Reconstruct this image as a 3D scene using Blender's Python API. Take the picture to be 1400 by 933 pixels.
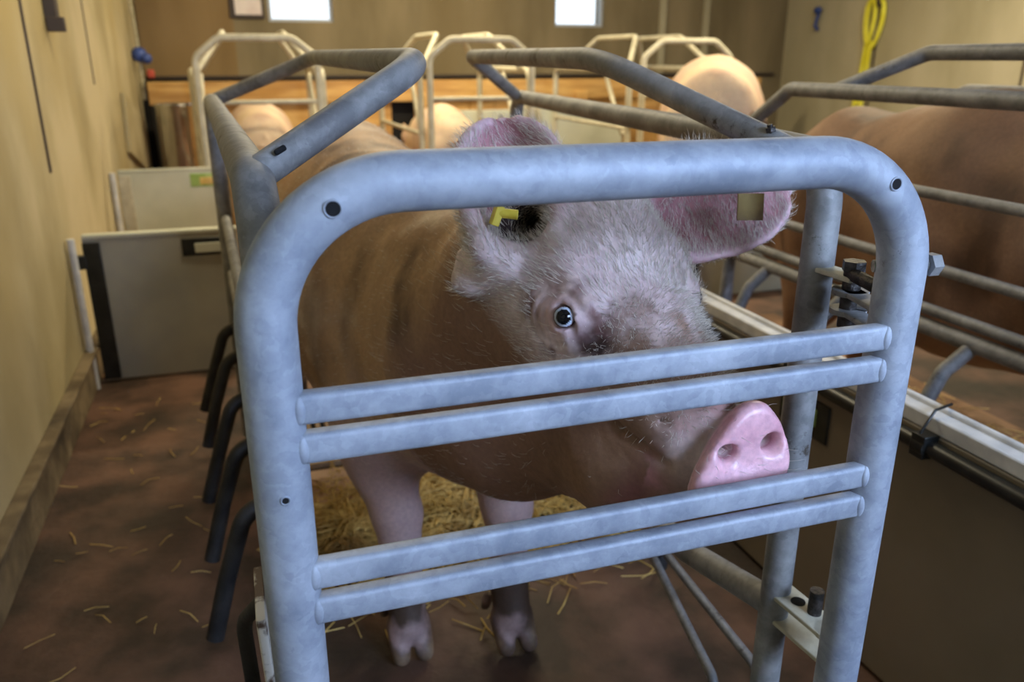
import bpy, bmesh, math, random
import numpy as np
from mathutils import Vector, Matrix, noise
sc = bpy.context.scene
for o in list(bpy.data.objects): bpy.data.objects.remove(o)
random.seed(4); RNG = np.random.default_rng(7)
R = math.radians
# ------------------------------------------------------------------ camera
CAM = Vector((-0.00587, -0.65169, 1.16233))
YAW, PITCH, FPX = 0.31699, 0.33365, 1113.0
cd = bpy.data.cameras.new('camera'); cam = bpy.data.objects.new('camera', cd); sc.collection.objects.link(cam)
fwd = Vector((math.sin(YAW)*math.cos(PITCH), math.cos(YAW)*math.cos(PITCH), -math.sin(PITCH)))
rgt = Vector((math.cos(YAW), -math.sin(YAW), 0)); up = rgt.cross(fwd)
cam.matrix_world = Matrix(((rgt.x, up.x, -fwd.x, CAM.x), (rgt.y, up.y, -fwd.y, CAM.y), (rgt.z, up.z, -fwd.z, CAM.z), (0, 0, 0, 1)))
cd.sensor_width = 36; cd.lens = 36*FPX/1400; cd.clip_start = .02
cd.dof.use_dof = True; cd.dof.focus_distance = 0.88; cd.dof.aperture_fstop = 5.0
sc.camera = cam
# ------------------------------------------------------------------ light
sc.view_settings.view_transform = 'Standard'; sc.view_settings.look = 'None'
sc.view_settings.gamma = 1; sc.view_settings.use_curve_mapping = False
sc.view_settings.exposure = 0.0
w = bpy.data.worlds.new('sky'); sc.world = w; w.use_nodes = True
w.node_tree.nodes['Background'].inputs[0].default_value = (.80, .90, 1.0, 1)
w.node_tree.nodes['Background'].inputs[1].default_value = 2.2
def area(name, loc, aim, sx, sy, power, col):
    l = bpy.data.lights.new(name, 'AREA'); l.shape = 'RECTANGLE'; l.size = sx; l.size_y = sy; l.energy = power; l.color = col
    o = bpy.data.objects.new(name, l); sc.collection.objects.link(o); o.location = loc
    o.rotation_euler = (Vector(aim)-Vector(loc)).to_track_quat('-Z', 'Y').to_euler(); return o
BLUE = (.48, .65, 1.0); WARM = (1.0, .86, .58)
area('daylight_from_back_window', (1.35, -2.12, 1.72), (0.35, 0, .80), 1.3, .9, 118, BLUE)
area('lamp_over_aisle_front', (.5, 2.3, 2.45), (.5, 2.3, 0), 1.2, .12, 34, WARM)
area('lamp_over_aisle_rear', (1.2, 4.6, 2.45), (1.2, 4.6, 0), 1.2, .12, 66, WARM)
area('lamp_over_right_pens', (3.3, 3.2, 2.45), (3.3, 3.2, 0), 1.2, .12, 66, WARM)
# ------------------------------------------------------------------ materials
MATS = {}
def new_mat(name):
    m = bpy.data.materials.new(name); m.use_nodes = True; return m, m.node_tree, m.node_tree.nodes['Principled BSDF']
def mat(name, c1, c2=None, c3=None, scale=6, rough=.6, metal=0, bump=0, bscale=40, detail=6, spec=.4, stretch=(1, 1, 1), lo=.38, hi=.62, coat=0):
    if name in MATS: return MATS[name]
    m, nt, b = new_mat(name); N = nt.nodes; Lk = nt.links
    tc = N.new('ShaderNodeTexCoord'); mp = N.new('ShaderNodeMapping'); mp.inputs['Scale'].default_value = stretch
    Lk.new(tc.outputs['Object'], mp.inputs[0])
    b.inputs['Roughness'].default_value = rough; b.inputs['Metallic'].default_value = metal; b.inputs['Specular IOR Level'].default_value = spec
    b.inputs['Coat Weight'].default_value = coat
    if c2 is None: b.inputs['Base Color'].default_value = (*c1, 1)
    else:
        n = N.new('ShaderNodeTexNoise'); n.inputs['Scale'].default_value = scale; n.inputs['Detail'].default_value = detail
        Lk.new(mp.outputs[0], n.inputs['Vector'])
        r = N.new('ShaderNodeValToRGB'); e = r.color_ramp.elements
        e[0].position = lo; e[0].color = (*c1, 1); e[1].position = hi; e[1].color = (*c2, 1)
        Lk.new(n.outputs[0], r.inputs[0]); out = r.outputs[0]
        if c3:
            n2 = N.new('ShaderNodeTexNoise'); n2.inputs['Scale'].default_value = scale*.37; n2.inputs['Detail'].default_value = 3
            Lk.new(mp.outputs[0], n2.inputs['Vector'])
            r2 = N.new('ShaderNodeValToRGB'); r2.color_ramp.elements[0].position = .5; r2.color_ramp.elements[1].position = .66
            Lk.new(n2.outputs[0], r2.inputs[0])
            mx = N.new('ShaderNodeMixRGB'); Lk.new(r2.outputs[0], mx.inputs[0]); Lk.new(out, mx.inputs[1]); mx.inputs[2].default_value = (*c3, 1); out = mx.outputs[0]
        Lk.new(out, b.inputs['Base Color'])
    if bump:
        n = N.new('ShaderNodeTexNoise'); n.inputs['Scale'].default_value = bscale; n.inputs['Detail'].default_value = 5
        Lk.new(mp.outputs[0], n.inputs['Vector'])
        bp = N.new('ShaderNodeBump'); bp.inputs['Strength'].default_value = bump; bp.inputs['Distance'].default_value = .01
        Lk.new(n.outputs[0], bp.inputs['Height']); Lk.new(bp.outputs[0], b.inputs['Normal'])
    MATS[name] = m; return m
def galv(name, ca, cb, dirt=(.05, .035, .02), rough=.56, metal=.25, dirtamt=.66):
    m, nt, b = new_mat(name); N = nt.nodes; Lk = nt.links
    tc = N.new('ShaderNodeTexCoord')
    v = N.new('ShaderNodeTexVoronoi'); v.inputs['Scale'].default_value = 95; v.inputs['Randomness'].default_value = 1
    wn = N.new('ShaderNodeTexNoise'); wn.inputs['Scale'].default_value = 30; wn.inputs['Detail'].default_value = 4
    Lk.new(tc.outputs['Object'], wn.inputs['Vector'])
    add = N.new('ShaderNodeVectorMath'); add.operation = 'MULTIPLY_ADD'; add.inputs[1].default_value = (.05,)*3
    Lk.new(wn.outputs['Color'], add.inputs[0]); Lk.new(tc.outputs['Object'], add.inputs[2]); Lk.new(add.outputs[0], v.inputs['Vector'])
    sep = N.new('ShaderNodeSeparateColor'); Lk.new(v.outputs['Color'], sep.inputs[0])
    n2 = N.new('ShaderNodeTexNoise'); n2.inputs['Scale'].default_value = 14; n2.inputs['Detail'].default_value = 8; n2.inputs['Roughness'].default_value = .65
    Lk.new(tc.outputs['Object'], n2.inputs['Vector'])
    mth = N.new('ShaderNodeMath'); mth.operation = 'MULTIPLY_ADD'; mth.inputs[1].default_value = .09; Lk.new(sep.outputs[0], mth.inputs[0]); Lk.new(n2.outputs[0], mth.inputs[2])
    r = N.new('ShaderNodeValToRGB'); r.color_ramp.elements[0].position = .42; r.color_ramp.elements[0].color = (*ca, 1)
    r.color_ramp.elements[1].position = .78; r.color_ramp.elements[1].color = (*cb, 1); Lk.new(mth.outputs[0], r.inputs[0])
    n3 = N.new('ShaderNodeTexNoise'); n3.inputs['Scale'].default_value = 9; n3.inputs['Detail'].default_value = 10; n3.inputs['Roughness'].default_value = .8
    Lk.new(tc.outputs['Object'], n3.inputs['Vector'])
    r3 = N.new('ShaderNodeValToRGB'); r3.color_ramp.elements[0].position = dirtamt; r3.color_ramp.elements[1].position = dirtamt+.05; Lk.new(n3.outputs[0], r3.inputs[0])
    mx = N.new('ShaderNodeMixRGB'); Lk.new(r3.outputs[0], mx.inputs[0]); Lk.new(r.outputs[0], mx.inputs[1]); mx.inputs[2].default_value = (*dirt, 1)
    Lk.new(mx.outputs[0], b.inputs['Base Color'])
    b.inputs['Metallic'].default_value = metal
    rr = N.new('ShaderNodeMapRange'); rr.inputs[3].default_value = rough-.08; rr.inputs[4].default_value = rough+.18; Lk.new(n2.outputs[0], rr.inputs[0]); Lk.new(rr.outputs[0], b.inputs['Roughness'])
    bp = N.new('ShaderNodeBump'); bp.inputs['Strength'].default_value = .25; bp.inputs['Distance'].default_value = .002
    Lk.new(n2.outputs[0], bp.inputs['Height']); Lk.new(bp.outputs[0], b.inputs['Normal'])
    MATS[name] = m; return m
M_GATE = galv('galvanised_steel', (.22, .25, .30), (.44, .48, .54))
M_DIRTY = galv('worn_galvanised_steel', (.15, .15, .15), (.34, .34, .33), dirtamt=.6)
M_OLD = galv('cream_galvanised_steel', (.46, .42, .30), (.66, .62, .48), dirt=(.2, .16, .1), rough=.6, metal=.15)  # cream cast of the warm lighting on the far crates, put into the steel colour
M_DARK = mat('dark_rubbery_steel', (.012, .012, .013), (.03, .028, .027), scale=20, rough=.5, bump=.2)
M_BOLT = mat('blackened_bolt_steel', (.02, .018, .016), (.06, .05, .045), scale=60, rough=.45, metal=.5, bump=.4, bscale=120)
M_HOLE = mat('dark_hole', (.004, .004, .005), rough=.9)
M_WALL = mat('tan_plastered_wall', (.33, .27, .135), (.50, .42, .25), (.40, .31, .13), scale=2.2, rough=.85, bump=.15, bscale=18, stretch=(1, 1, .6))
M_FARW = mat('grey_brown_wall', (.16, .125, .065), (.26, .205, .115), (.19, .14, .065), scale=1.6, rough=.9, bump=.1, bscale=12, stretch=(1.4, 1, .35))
M_RWALL = mat('pale_tan_wall', (.36, .32, .20), (.50, .45, .31), (.38, .33, .2), scale=1.8, rough=.9, bump=.1, bscale=12, stretch=(1, 1, .4))
M_CEIL = mat('ceiling_board', (.40, .36, .28), rough=.9)
M_FLOOR = mat('dirty_red_brown_concrete', (.045, .026, .016), (.15, .078, .05), (.028, .02, .013), scale=5, rough=.62, bump=.35, bscale=30, detail=9)
M_PENF = mat('pen_floor_tan', (.20, .10, .045), (.42, .24, .12), (.12, .06, .03), scale=6, rough=.7, bump=.3, bscale=25, detail=8)
M_BASE = mat('dirty_baseboard', (.12, .085, .045), (.24, .18, .10), (.05, .035, .02), scale=9, rough=.85, bump=.5, bscale=25)
M_PANEL = mat('grey_plastic_board', (.30, .30, .27), (.38, .37, .31), (.27, .24, .17), scale=4, rough=.5, bump=.06, bscale=8)
M_PANEL2 = mat('pale_plastic_board', (.50, .52, .42), (.60, .61, .50), (.45, .43, .32), scale=4, rough=.5, bump=.05, bscale=8)
M_BROWNP = mat('brownish_plastic_divider', (.20, .165, .11), (.26, .21, .145), (.17, .14, .10), scale=2.5, rough=.42, bump=.04, bscale=6)
M_WHITE = mat('white_plastic_rail', (.55, .56, .56), (.72, .72, .70), scale=20, rough=.4)
M_GREEN = mat('green_plastic_slot', (.28, .42, .10), (.42, .55, .2), scale=20, rough=.5)
M_BLACKP = mat('black_plastic', (.008, .009, .008), (.02, .02, .018), scale=20, rough=.35)
M_WOOD = mat('orange_timber', (.42, .22, .06), (.62, .38, .13), (.34, .17, .05), scale=4, rough=.7, stretch=(.6, .6, 5), bump=.1)
M_STEEL = mat('shiny_steel', (.55, .56, .58), (.7, .7, .72), scale=8, rough=.22, metal=1)
M_YEL = mat('yellow_hose', (.75, .68, .03), (.85, .8, .08), scale=9, rough=.5)
M_BLUEP = mat('blue_plastic', (.03, .06, .22), (.05, .09, .3), scale=9, rough=.45)
M_RED = mat('red_plastic', (.6, .1, .06), rough=.5)
M_ROPE = mat('pale_cord', (.55, .5, .34), (.4, .35, .2), scale=40, rough=.8)
M_STRAW = mat('straw', (.55, .36, .09), (.90, .68, .25), (.36, .20, .06), scale=14, rough=.75)
M_GRATE = mat('slotted_floor_grate', (.28, .18, .10), (.42, .30, .18), scale=12, rough=.6)
M_PAPER = mat('picture_print', (.62, .5, .46), (.75, .66, .6), scale=5, rough=.6)
M_FRAME = mat('dark_frame', (.05, .035, .025), rough=.6)
M_TAG = mat('yellow_tag', (.62, .47, .04), (.75, .60, .08), scale=30, rough=.45)
M_TAG2 = mat('brown_yellow_tag', (.13, .075, .03), (.30, .21, .06), scale=18, rough=.6)
M_HOOF = mat('hoof_horn', (.10, .06, .035), (.22, .15, .09), scale=25, rough=.6)
M_WINF = mat('window_frame_paint', (.42, .45, .48), rough=.6)
# ------------------------------------------------------------------ helpers
def link(name, me, m=None, parent=None, smooth=True):
    o = bpy.data.objects.new(name, me); sc.collection.objects.link(o)
    if m: me.materials.append(m)
    if smooth: me.polygons.foreach_set('use_smooth', [True]*len(me.polygons))
    if parent: o.parent = parent
    return o
def tag(o, label=None, cat=None, group=None, kind=None):
    if label: o['label'] = label
    if cat: o['category'] = cat
    if group: o['group'] = group
    if kind: o['kind'] = kind
    return o
def empty(name, loc=(0, 0, 0), label=None, cat=None, group=None):
    o = bpy.data.objects.new(name, None); sc.collection.objects.link(o); o.location = loc; o.empty_display_size = .05
    return tag(o, label, cat, group)
def fillet(pts, rad, n=7):
    pts = [Vector(p) for p in pts]; out = [pts[0]]
    for i in range(1, len(pts)-1):
        a, b, c = pts[i-1], pts[i], pts[i+1]; u = (a-b); v = (c-b); lu, lv = u.length, v.length; u.normalize(); v.normalize()
        rr = rad[i] if isinstance(rad, (list, tuple)) else rad
        ang = u.angle(v); 
        if rr <= 0 or ang > 3.1: out.append(b); continue
        d = min(rr/math.tan(ang/2), lu*.49, lv*.49)
        p0 = b+u*d; p1 = b+v*d
        r_ = d*math.tan(ang/2); bis = (u+v).normalized(); ctr = b+bis*(r_/math.sin(ang/2))
        a0 = (p0-ctr); a1 = (p1-ctr); tot = a0.angle(a1)
        for k in range(n+1):
            t = k/n; out.append(ctr+(a0*math.sin((1-t)*tot)+a1*math.sin(t*tot))/math.sin(tot))
    out.append(pts[-1]); return out
class MB:
    def __init__(s): s.v = []; s.f = []; s.fm = []; s.mi = 0
    def add(s, vs, fs):
        o = len(s.v); s.v += [tuple(v) for v in vs]; s.f += [tuple(i+o for i in f) for f in fs]; s.fm += [s.mi]*len(fs)
    def tube(s, pts, r, rad=0, n=20, seg=7, cap=True):
        P = fillet(pts, rad, seg) if rad else [Vector(p) for p in pts]
        rs = r if isinstance(r, (list, tuple)) else [r]*len(P)
        t = (P[1]-P[0]).normalized(); a = Vector((0, 0, 1)) if abs(t.z) < .9 else Vector((0, 1, 0))
        u = t.cross(a).normalized(); vs = []; 
        for i, p in enumerate(P):
            if i == 0: t2 = (P[1]-P[0])
            elif i == len(P)-1: t2 = P[-1]-P[-2]
            else: t2 = (P[i+1]-P[i]).normalized()+(P[i]-P[i-1]).normalized()
            t2.normalize(); u = (u-t2*u.dot(t2)).normalized(); w_ = t2.cross(u)
            for k in range(n):
                an = 2*math.pi*k/n; vs.append(p+(u*math.cos(an)+w_*math.sin(an))*rs[i])
        fs = [(i*n+k, i*n+(k+1) % n, (i+1)*n+(k+1) % n, (i+1)*n+k) for i in range(len(P)-1) for k in range(n)]
        if cap: fs += [tuple(range(n-1, -1, -1)), tuple((len(P)-1)*n+k for k in range(n))]
        s.add(vs, fs)
    def box(s, c, d, rot=None):
        c = Vector(c); vs = []
        for x in (-.5, .5):
            for y in (-.5, .5):
                for z in (-.5, .5):
                    q = Vector((x*d[0], y*d[1], z*d[2])); q = rot @ q if rot else q; vs.append(c+q)
        s.add(vs, [(0, 1, 3, 2), (4, 6, 7, 5), (0, 4, 5, 1), (2, 3, 7, 6), (0, 2, 6, 4), (1, 5, 7, 3)])
    def bar(s, a, b, h, d, upv=(0, 0, 1)):       # flat bar with rounded edges from a to b
        a = Vector(a); b = Vector(b); t = (b-a).normalized(); u = Vector(upv); u = (u-t*u.dot(t)).normalized(); w_ = t.cross(u)
        ring = []; q = min(h, d)*.28
        for sx, sy in ((1, 1), (-1, 1), (-1, -1), (1, -1)):
            for k in range(4):
                an = math.pi/2*k/3; base = {(1, 1): 0, (-1, 1): math.pi/2, (-1, -1): math.pi, (1, -1): 1.5*math.pi}[(sx, sy)]
                ring.append((sx*(h/2-q)+q*math.cos(base+an), sy*(d/2-q)+q*math.sin(base+an)))
        n = len(ring); vs = []
        for p in (a, b): vs += [p+u*x+w_*y for x, y in ring]
        s.add(vs, [(k, (k+1) % n, n+(k+1) % n, n+k) for k in range(n)]+[tuple(range(n-1, -1, -1)), tuple(range(n, 2*n))])
    def ball(s, c, r, n=12, sc_=(1, 1, 1)):
        c = Vector(c); vs = []; fs = []
        for i in range(n+1):
            th = math.pi*i/n
            for k in range(2*n):
                ph = math.pi*k/n; vs.append(c+Vector((r*sc_[0]*math.sin(th)*math.cos(ph), r*sc_[1]*math.sin(th)*math.sin(ph), r*sc_[2]*math.cos(th))))
        for i in range(n):
            for k in range(2*n): fs.append((i*2*n+k, (i+1)*2*n+k, (i+1)*2*n+(k+1) % (2*n), i*2*n+(k+1) % (2*n)))
        s.add(vs, fs)
    def build(s, name, m, parent=None, smooth=True, bevel=0, sharp=40):
        me = bpy.data.meshes.new(name); me.from_pydata(s.v, [], s.f); me.update()
        ms = m if isinstance(m, (list, tuple)) else [m]
        for q in ms: me.materials.append(q)
        if len(ms) > 1: me.polygons.foreach_set('material_index', s.fm)
        bm = bmesh.new(); bm.from_mesh(me); bmesh.ops.recalc_face_normals(bm, faces=bm.faces); bm.to_mesh(me); bm.free()
        o = bpy.data.objects.new(name, me); sc.collection.objects.link(o)
        if parent:
            o.parent = parent; off = parent_off(parent)
            if off.length > 0: me.transform(Matrix.Translation(-off))
        if bevel:
            b = o.modifiers.new('b', 'BEVEL'); b.width = bevel; b.segments = 2; b.limit_method = 'ANGLE'
        if smooth:
            me.polygons.foreach_set('use_smooth', [True]*len(me.polygons)); me.set_sharp_from_angle(angle=R(sharp))
        return o
def parent_off(p):
    v = Vector((0, 0, 0))
    while p: v += p.location; p = p.parent
    return v
def one(name, m, fn, parent=None, **k):
    b = MB(); fn(b); return b.build(name, m, parent, **k)
def struct(o): o['kind'] = 'structure'; return o
def copy_tree(o, parent=None):
    c = o.copy(); sc.collection.objects.link(c)
    if parent: c.parent = parent
    for ch in [q for q in bpy.data.objects if q.parent == o]: copy_tree(ch, c)
    return c
# ------------------------------------------------------------------ room
XL, XR, YB, YF, ZC = -.62, 4.9, -2.2, 6.2, 2.6
struct(one('floor', M_FLOOR, lambda b: b.box(((XL+XR)/2, (YB+YF)/2, -.05), (XR-XL+.4, YF-YB+.4, .1)), smooth=False))
struct(one('ceiling', M_CEIL, lambda b: b.box(((XL+XR)/2, (YB+YF)/2, ZC+.05), (XR-XL+.4, YF-YB+.4, .1)), smooth=False))
struct(one('wall_left', M_WALL, lambda b: b.box((XL-.1, (YB+YF)/2, ZC/2), (.2, YF-YB+.4, ZC)), smooth=False))
struct(one('wall_right', M_RWALL, lambda b: b.box((XR+.1, (YB+YF)/2, ZC/2), (.2, YF-YB+.4, ZC)), smooth=False))
def holed_wall(name, m, y, th, wins):
    def f(b):
        x = XL-.2; 
        for (x0, x1, z0, z1) in wins:
            b.box(((x+x0)/2, y, ZC/2), (x0-x, th, ZC)); b.box(((x0+x1)/2, y, z0/2), (x1-x0, th, z0)); b.box(((x0+x1)/2, y, (z1+ZC)/2), (x1-x0, th, ZC-z1)); x = x1
        b.box(((x+XR+.2)/2, y, ZC/2), (XR+.2-x, th, ZC))
    return struct(one(name, m, f, smooth=False))
FW = [(.31, .79, 1.43, 1.95), (2.62, 3.07, 1.42, 1.95)]
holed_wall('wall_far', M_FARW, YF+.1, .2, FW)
BW = [(.70, 2.0, 1.27, 2.17)]
holed_wall('wall_back', M_WALL, YB-.1, .2, BW)
glass, gnt, gb = new_mat('window_glass'); gb.inputs['Transmission Weight'].default_value = 1; gb.inputs['Roughness'].default_value = .0; gb.inputs['IOR'].default_value = 1.02
for i, (x0, x1, z0, z1, y) in enumerate([(*FW[0], YF+.06), (*FW[1], YF+.06), (*BW[0], YB-.06)]):
    def fr(b):
        t = .022
        for z in (z0+t/2, z1-t/2): b.box(((x0+x1)/2, y, z), (x1-x0, .05, t))
        for x in (x0+t/2, x1-t/2): b.box((x, y, (z0+z1)/2), (t, .05, z1-z0-2*t))
    f = struct(one('window_%d' % (i+1), M_WINF, fr, smooth=False))
    g = one('pane', glass, lambda b: b.box(((x0+x1)/2, y, (z0+z1)/2), (x1-x0-.04, .006, z1-z0-.04)), f, smooth=False)
# baseboard, wall joints
struct(one('baseboard_left', M_BASE, lambda b: (b.box((XL+.012, 1.6, .07), (.024, 7.4, .14)), b.box((XL+.02, 1.6, .142), (.04, 7.4, .014))), bevel=.003))
def vseam(n, y, z0, z1, wd=.016): struct(one('trim_%d' % n, MATS['dark_frame'], lambda b: b.box((XL+.002, y, (z0+z1)/2), (.006, wd, z1-z0)), smooth=False))
vseam(1, 2.48, .80, 2.55, .022); vseam(2, 3.75, 1.05, 2.55, .005)
struct(one('trim_3', mat('brown_board', (.20, .125, .045), (.26, .17, .07), scale=2, rough=.8, stretch=(2, 1, .3)), lambda b: b.box((-.28, YF-.006, 1.75), (.66, .012, 1.42)), smooth=False))
struct(one('trim_4', M_FRAME, lambda b: [b.box((XR-.004, yy, 1.3), (.008, .014, 2.5)) for yy in (3.62, 5.0)], smooth=False))
struct(one('trim_5', M_RWALL, lambda b: [b.box((x, YF-.012, 1.6), (.06, .024, 1.9)) for x in (3.62, 4.05)], smooth=False))
# feed passage at the left is bare floor; pen floors
struct(one('floor_pen_strip', M_PENF, lambda b: b.box((.72, 4.2, .004), (2.66, 3.2, .008)), smooth=False))
# ------------------------------------------------------------------ near crate
W = .63; ZT = 1.07; GR = .0245
crate = empty('farrowing_crate', (W/2, 0, 0), 'nearest galvanised sow crate with the rounded end gate of four flat rungs', 'animal crate')
gate = one('end_gate', M_GATE, lambda b: b.tube([(0, 0, .12), (0, 0, ZT), (W, 0, ZT), (W, 0, .12)], GR, .115, n=40, seg=16), crate)
RZ = (.889, .853, .728, .691)
for z in RZ:
    def rung(b):
        b.bar((.012, -.008, z), (W-.012, -.008, z), .0275, .018)
    one('rung', M_GATE, rung, gate, sharp=60)
for z in RZ:
    for x, q in ((.016, 1), (W-.016, -1)):
        one('weld_bead', M_GATE, lambda b: b.ball((x+q*.003, -.0150, z), .0075, 8, (.75, .62, 1.75)), gate)
def hole(b, p, r, ax=(0, -1, 0)):
    ax = Vector(ax).normalized(); b.tube([Vector(p)-ax*.004, Vector(p)+ax*.0006], r, n=18)
for p, r, ax in (((.057, -.0249, 1.055), .0060, (.0, -1, .0)), ((.584, -.0249, 1.050), .0054, (.0, -1, .0)), ((.001, -.0247, .814), .0030, (0, -1, 0)), ((.002, -.0247, .60), .0030, (0, -1, 0))):
    def hh(b):
        b.mi = 1
        P = Vector(p); A = Vector(ax).normalized(); u = A.cross(Vector((1, 0, 0))).normalized(); v = A.cross(u)
        pts = [P+(u*math.cos(t)+v*math.sin(t))*(r+.0006) for t in np.linspace(0, 2*math.pi, 22)]
        b.tube(pts, .0010, n=6)
        b.mi = 0; hole(b, p, r, ax)
    one('bolt_hole', [M_HOLE, M_GATE], hh, gate)
def hexa(b, c, ax, r, h):
    c = Vector(c); ax = Vector(ax).normalized(); b.tube([c-ax*h/2, c+ax*h/2], r, n=6)
# hinge bolt through the gate post
one('gate_bolt', M_DIRTY, lambda b: (hexa(b, (.664, -.004, .961), (1, .0, 0), .0125, .012), b.tube([(.61, .018, .958), (.660, -.004, .961)], .0065, n=14)), gate, sharp=25)
def thread(b):
    a = Vector((.632, .03, .930)); c = Vector((.655, .098, .9265)); n = 60
    P = [a+(c-a)*i/n for i in range(n+1)]; b.tube(P, [.0072+.0009*(i % 2) for i in range(n+1)], n=14)
one('threaded_rod', M_BOLT, thread, gate, sharp=180)
one('hinge_pin', M_BOLT, lambda b: (b.tube([(.657, .098, .862), (.657, .098, .940)], .0105, n=18), hexa(b, (.657, .098, .936), (0, 0, 1), .0135, .012)), gate, sharp=25)
def lug(b):
    for z in (.905, .882):
        b.tube([(.657, .098, z-.003), (.657, .098, z+.003)], .021, n=28)
        b.bar((.657, .098, z), (.636, .01, z), .006, .026, (0, 0, 1))
one('hinge_lug', M_DIRTY, lug, gate)
one('hinge_nut', M_STEEL, lambda b: hexa(b, (.672, .088, .893), (0, 0, 1), .012, .013), gate, sharp=25)
# side panels -------------------------------------------------------------
def left_side():
    path = [(.006, .15, .10), (.006, .15, 1.052), (-.066, 1.87, 1.052), (-.066, 1.87, .02)]
    s = one('side_panel', M_DIRTY, lambda b: b.tube(path, .0215, [0, .07, .07, 0], n=28, seg=9), crate)
    one('anti_jump_loop', M_DIRTY, lambda b: b.tube([(.010, .205, 1.055), (.205, .34, 1.158), (.196, 1.55, 1.166), (-.06, 1.80, 1.055)], .0172, [0, .09, .05, 0], n=24, seg=8), s)
    hole_o = one('bolt_slot', M_HOLE, lambda b: b.box((.0325, .198, 1.0775), (.013, .006, .006), Matrix.Rotation(R(-30), 3, 'Y')), s, bevel=.002)
    one('lower_rail', M_DARK, lambda b: b.tube([(.006, .15, .40), (-.02, .7, .40), (-.064, 1.87, .40)], .017, n=18), s)
    one('middle_rail', M_DIRTY, lambda b: b.tube([(.006, .15, .72), (-.064, 1.87, .72)], .0135, n=18), s)
    one('rear_rail', M_DIRTY, lambda b: b.tube([(.006, .15, .56), (-.064, 1.87, .56)], .0135, n=18), s)
    for (tx, ty) in ((-.185, 1.80), (-.170, 1.54), (-.163, 1.227), (-.150, .966), (-.140, .70)):
        xr = -.02-.044*(ty-.7)/1.17
        one('bow_finger', M_DARK, lambda b: b.tube([(xr, ty+.03, .40), (xr-.045, ty+.02, .385), (xr-.085, ty+.01, .27), (tx, ty, .15)], .0165, [0, .06, .20, 0], n=18, seg=8), s)
    return s
left_side()
def right_side():
    path = [(.655, .16, .06), (.655, .16, 1.052), (.700, .36, 1.052), (.835, 1.87, 1.052), (.835, 1.87, .02)]
    s = one('side_panel', M_DIRTY, lambda b: b.tube(path, .0205, [0, .06, .1, .07, 0], n=28, seg=9), crate)
    one('anti_jump_loop', M_DIRTY, lambda b: b.tube([(.638, .215, 1.055), (.530, .56, 1.163), (.590, 1.50, 1.168), (.79, 1.74, 1.062)], .0172, [0, .35, .05, 0], n=24, seg=10), s)
    one('loop_bolt', M_BOLT, lambda b: (hexa(b, (.622, .235, 1.080), (-.3, 0, 1), .0065, .006), b.tube([(.630, .235, 1.055), (.620, .235, 1.086)], .0035, n=10)), s, sharp=25)
    one('lower_rail', M_DIRTY, lambda b: b.tube([(.655, .16, .425), (.66, .41, .357), (.70, .75, .30), (.83, 1.86, .30)], .0205, .1, n=22), s)
    one('upper_rail', M_DIRTY, lambda b: b.tube([(.80, 1.4, .88), (.835, 1.87, .88)], .0135, n=18), s)
    one('middle_rail', M_DIRTY, lambda b: b.tube([(.655, .16, .585), (.72, .6, .585), (.835, 1.87, .585)], .0150, n=18), s)
    for y in (.72, 1.02, 1.32, 1.62):
        x = .70+.117*(y-.75)
        one('bow_finger', M_DARK, lambda b: b.tube([(x, y, .31), (x+.04, y-.01, .30), (x+.075, y-.04, .20), (x+.065, y-.05, .13)], .0165, [0, .05, .08, 0], n=18, seg=8), s)
    one('upper_hinge_plate', M_OLD, lambda b: (b.bar((.655, .165, .921), (.660, .090, .921), .006, .030, (0, 0, 1)),), s)
    def lowp(b):
        b.bar((.660, .172, .448), (.670, .06, .448), .007, .042, (0, 0, 1)); b.tube([(.670, .062, .4445), (.670, .062, .4515)], .021, n=24)
        b.bar((.662, .165, .408), (.676, .03, .408), .007, .042, (0, 0, 1))
    one('lower_hinge_plate', M_OLD, lowp, s)
    one('lower_hinge_pin', M_BOLT, lambda b: b.tube([(.672, .098, .445), (.672, .098, .487)], .0095, n=18), s, sharp=25)
    one('plate_hole', M_HOLE, lambda b: b.tube([(.666, .125, .449), (.666, .125, .4522)], .010, n=18), s)
    return s
right_side()
# kick board with splashes at the lower left of the crate
def splash(name):
    one(name, mat('splashed_white_plastic', (.10, .06, .04), (.62, .58, .50), scale=28, rough=.5, lo=.40, hi=.46), lambda b: b.bar((-.034, .135, .62), (-.020, .135, .10), .010, .10, (1, 0, 0)), crate, bevel=.001)
splash('kick_board')
one('kick_board_bracket', M_DARK, lambda b: b.tube([(-.03, .15, .60), (-.058, .20, .54), (-.044, .21, .0)], .009, .05, n=12), crate)
# sloping wire rods beside the trough
for a, c in (((.745, .66, .2), (.728, .27, .2)), ((.722, .66, .2), (.645, .27, .2))):
    one('trough_rod', M_DIRTY, lambda b: b.tube([a, c, (c[0], c[1]-.02, .02)], .0085, .02, n=12), crate)
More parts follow.
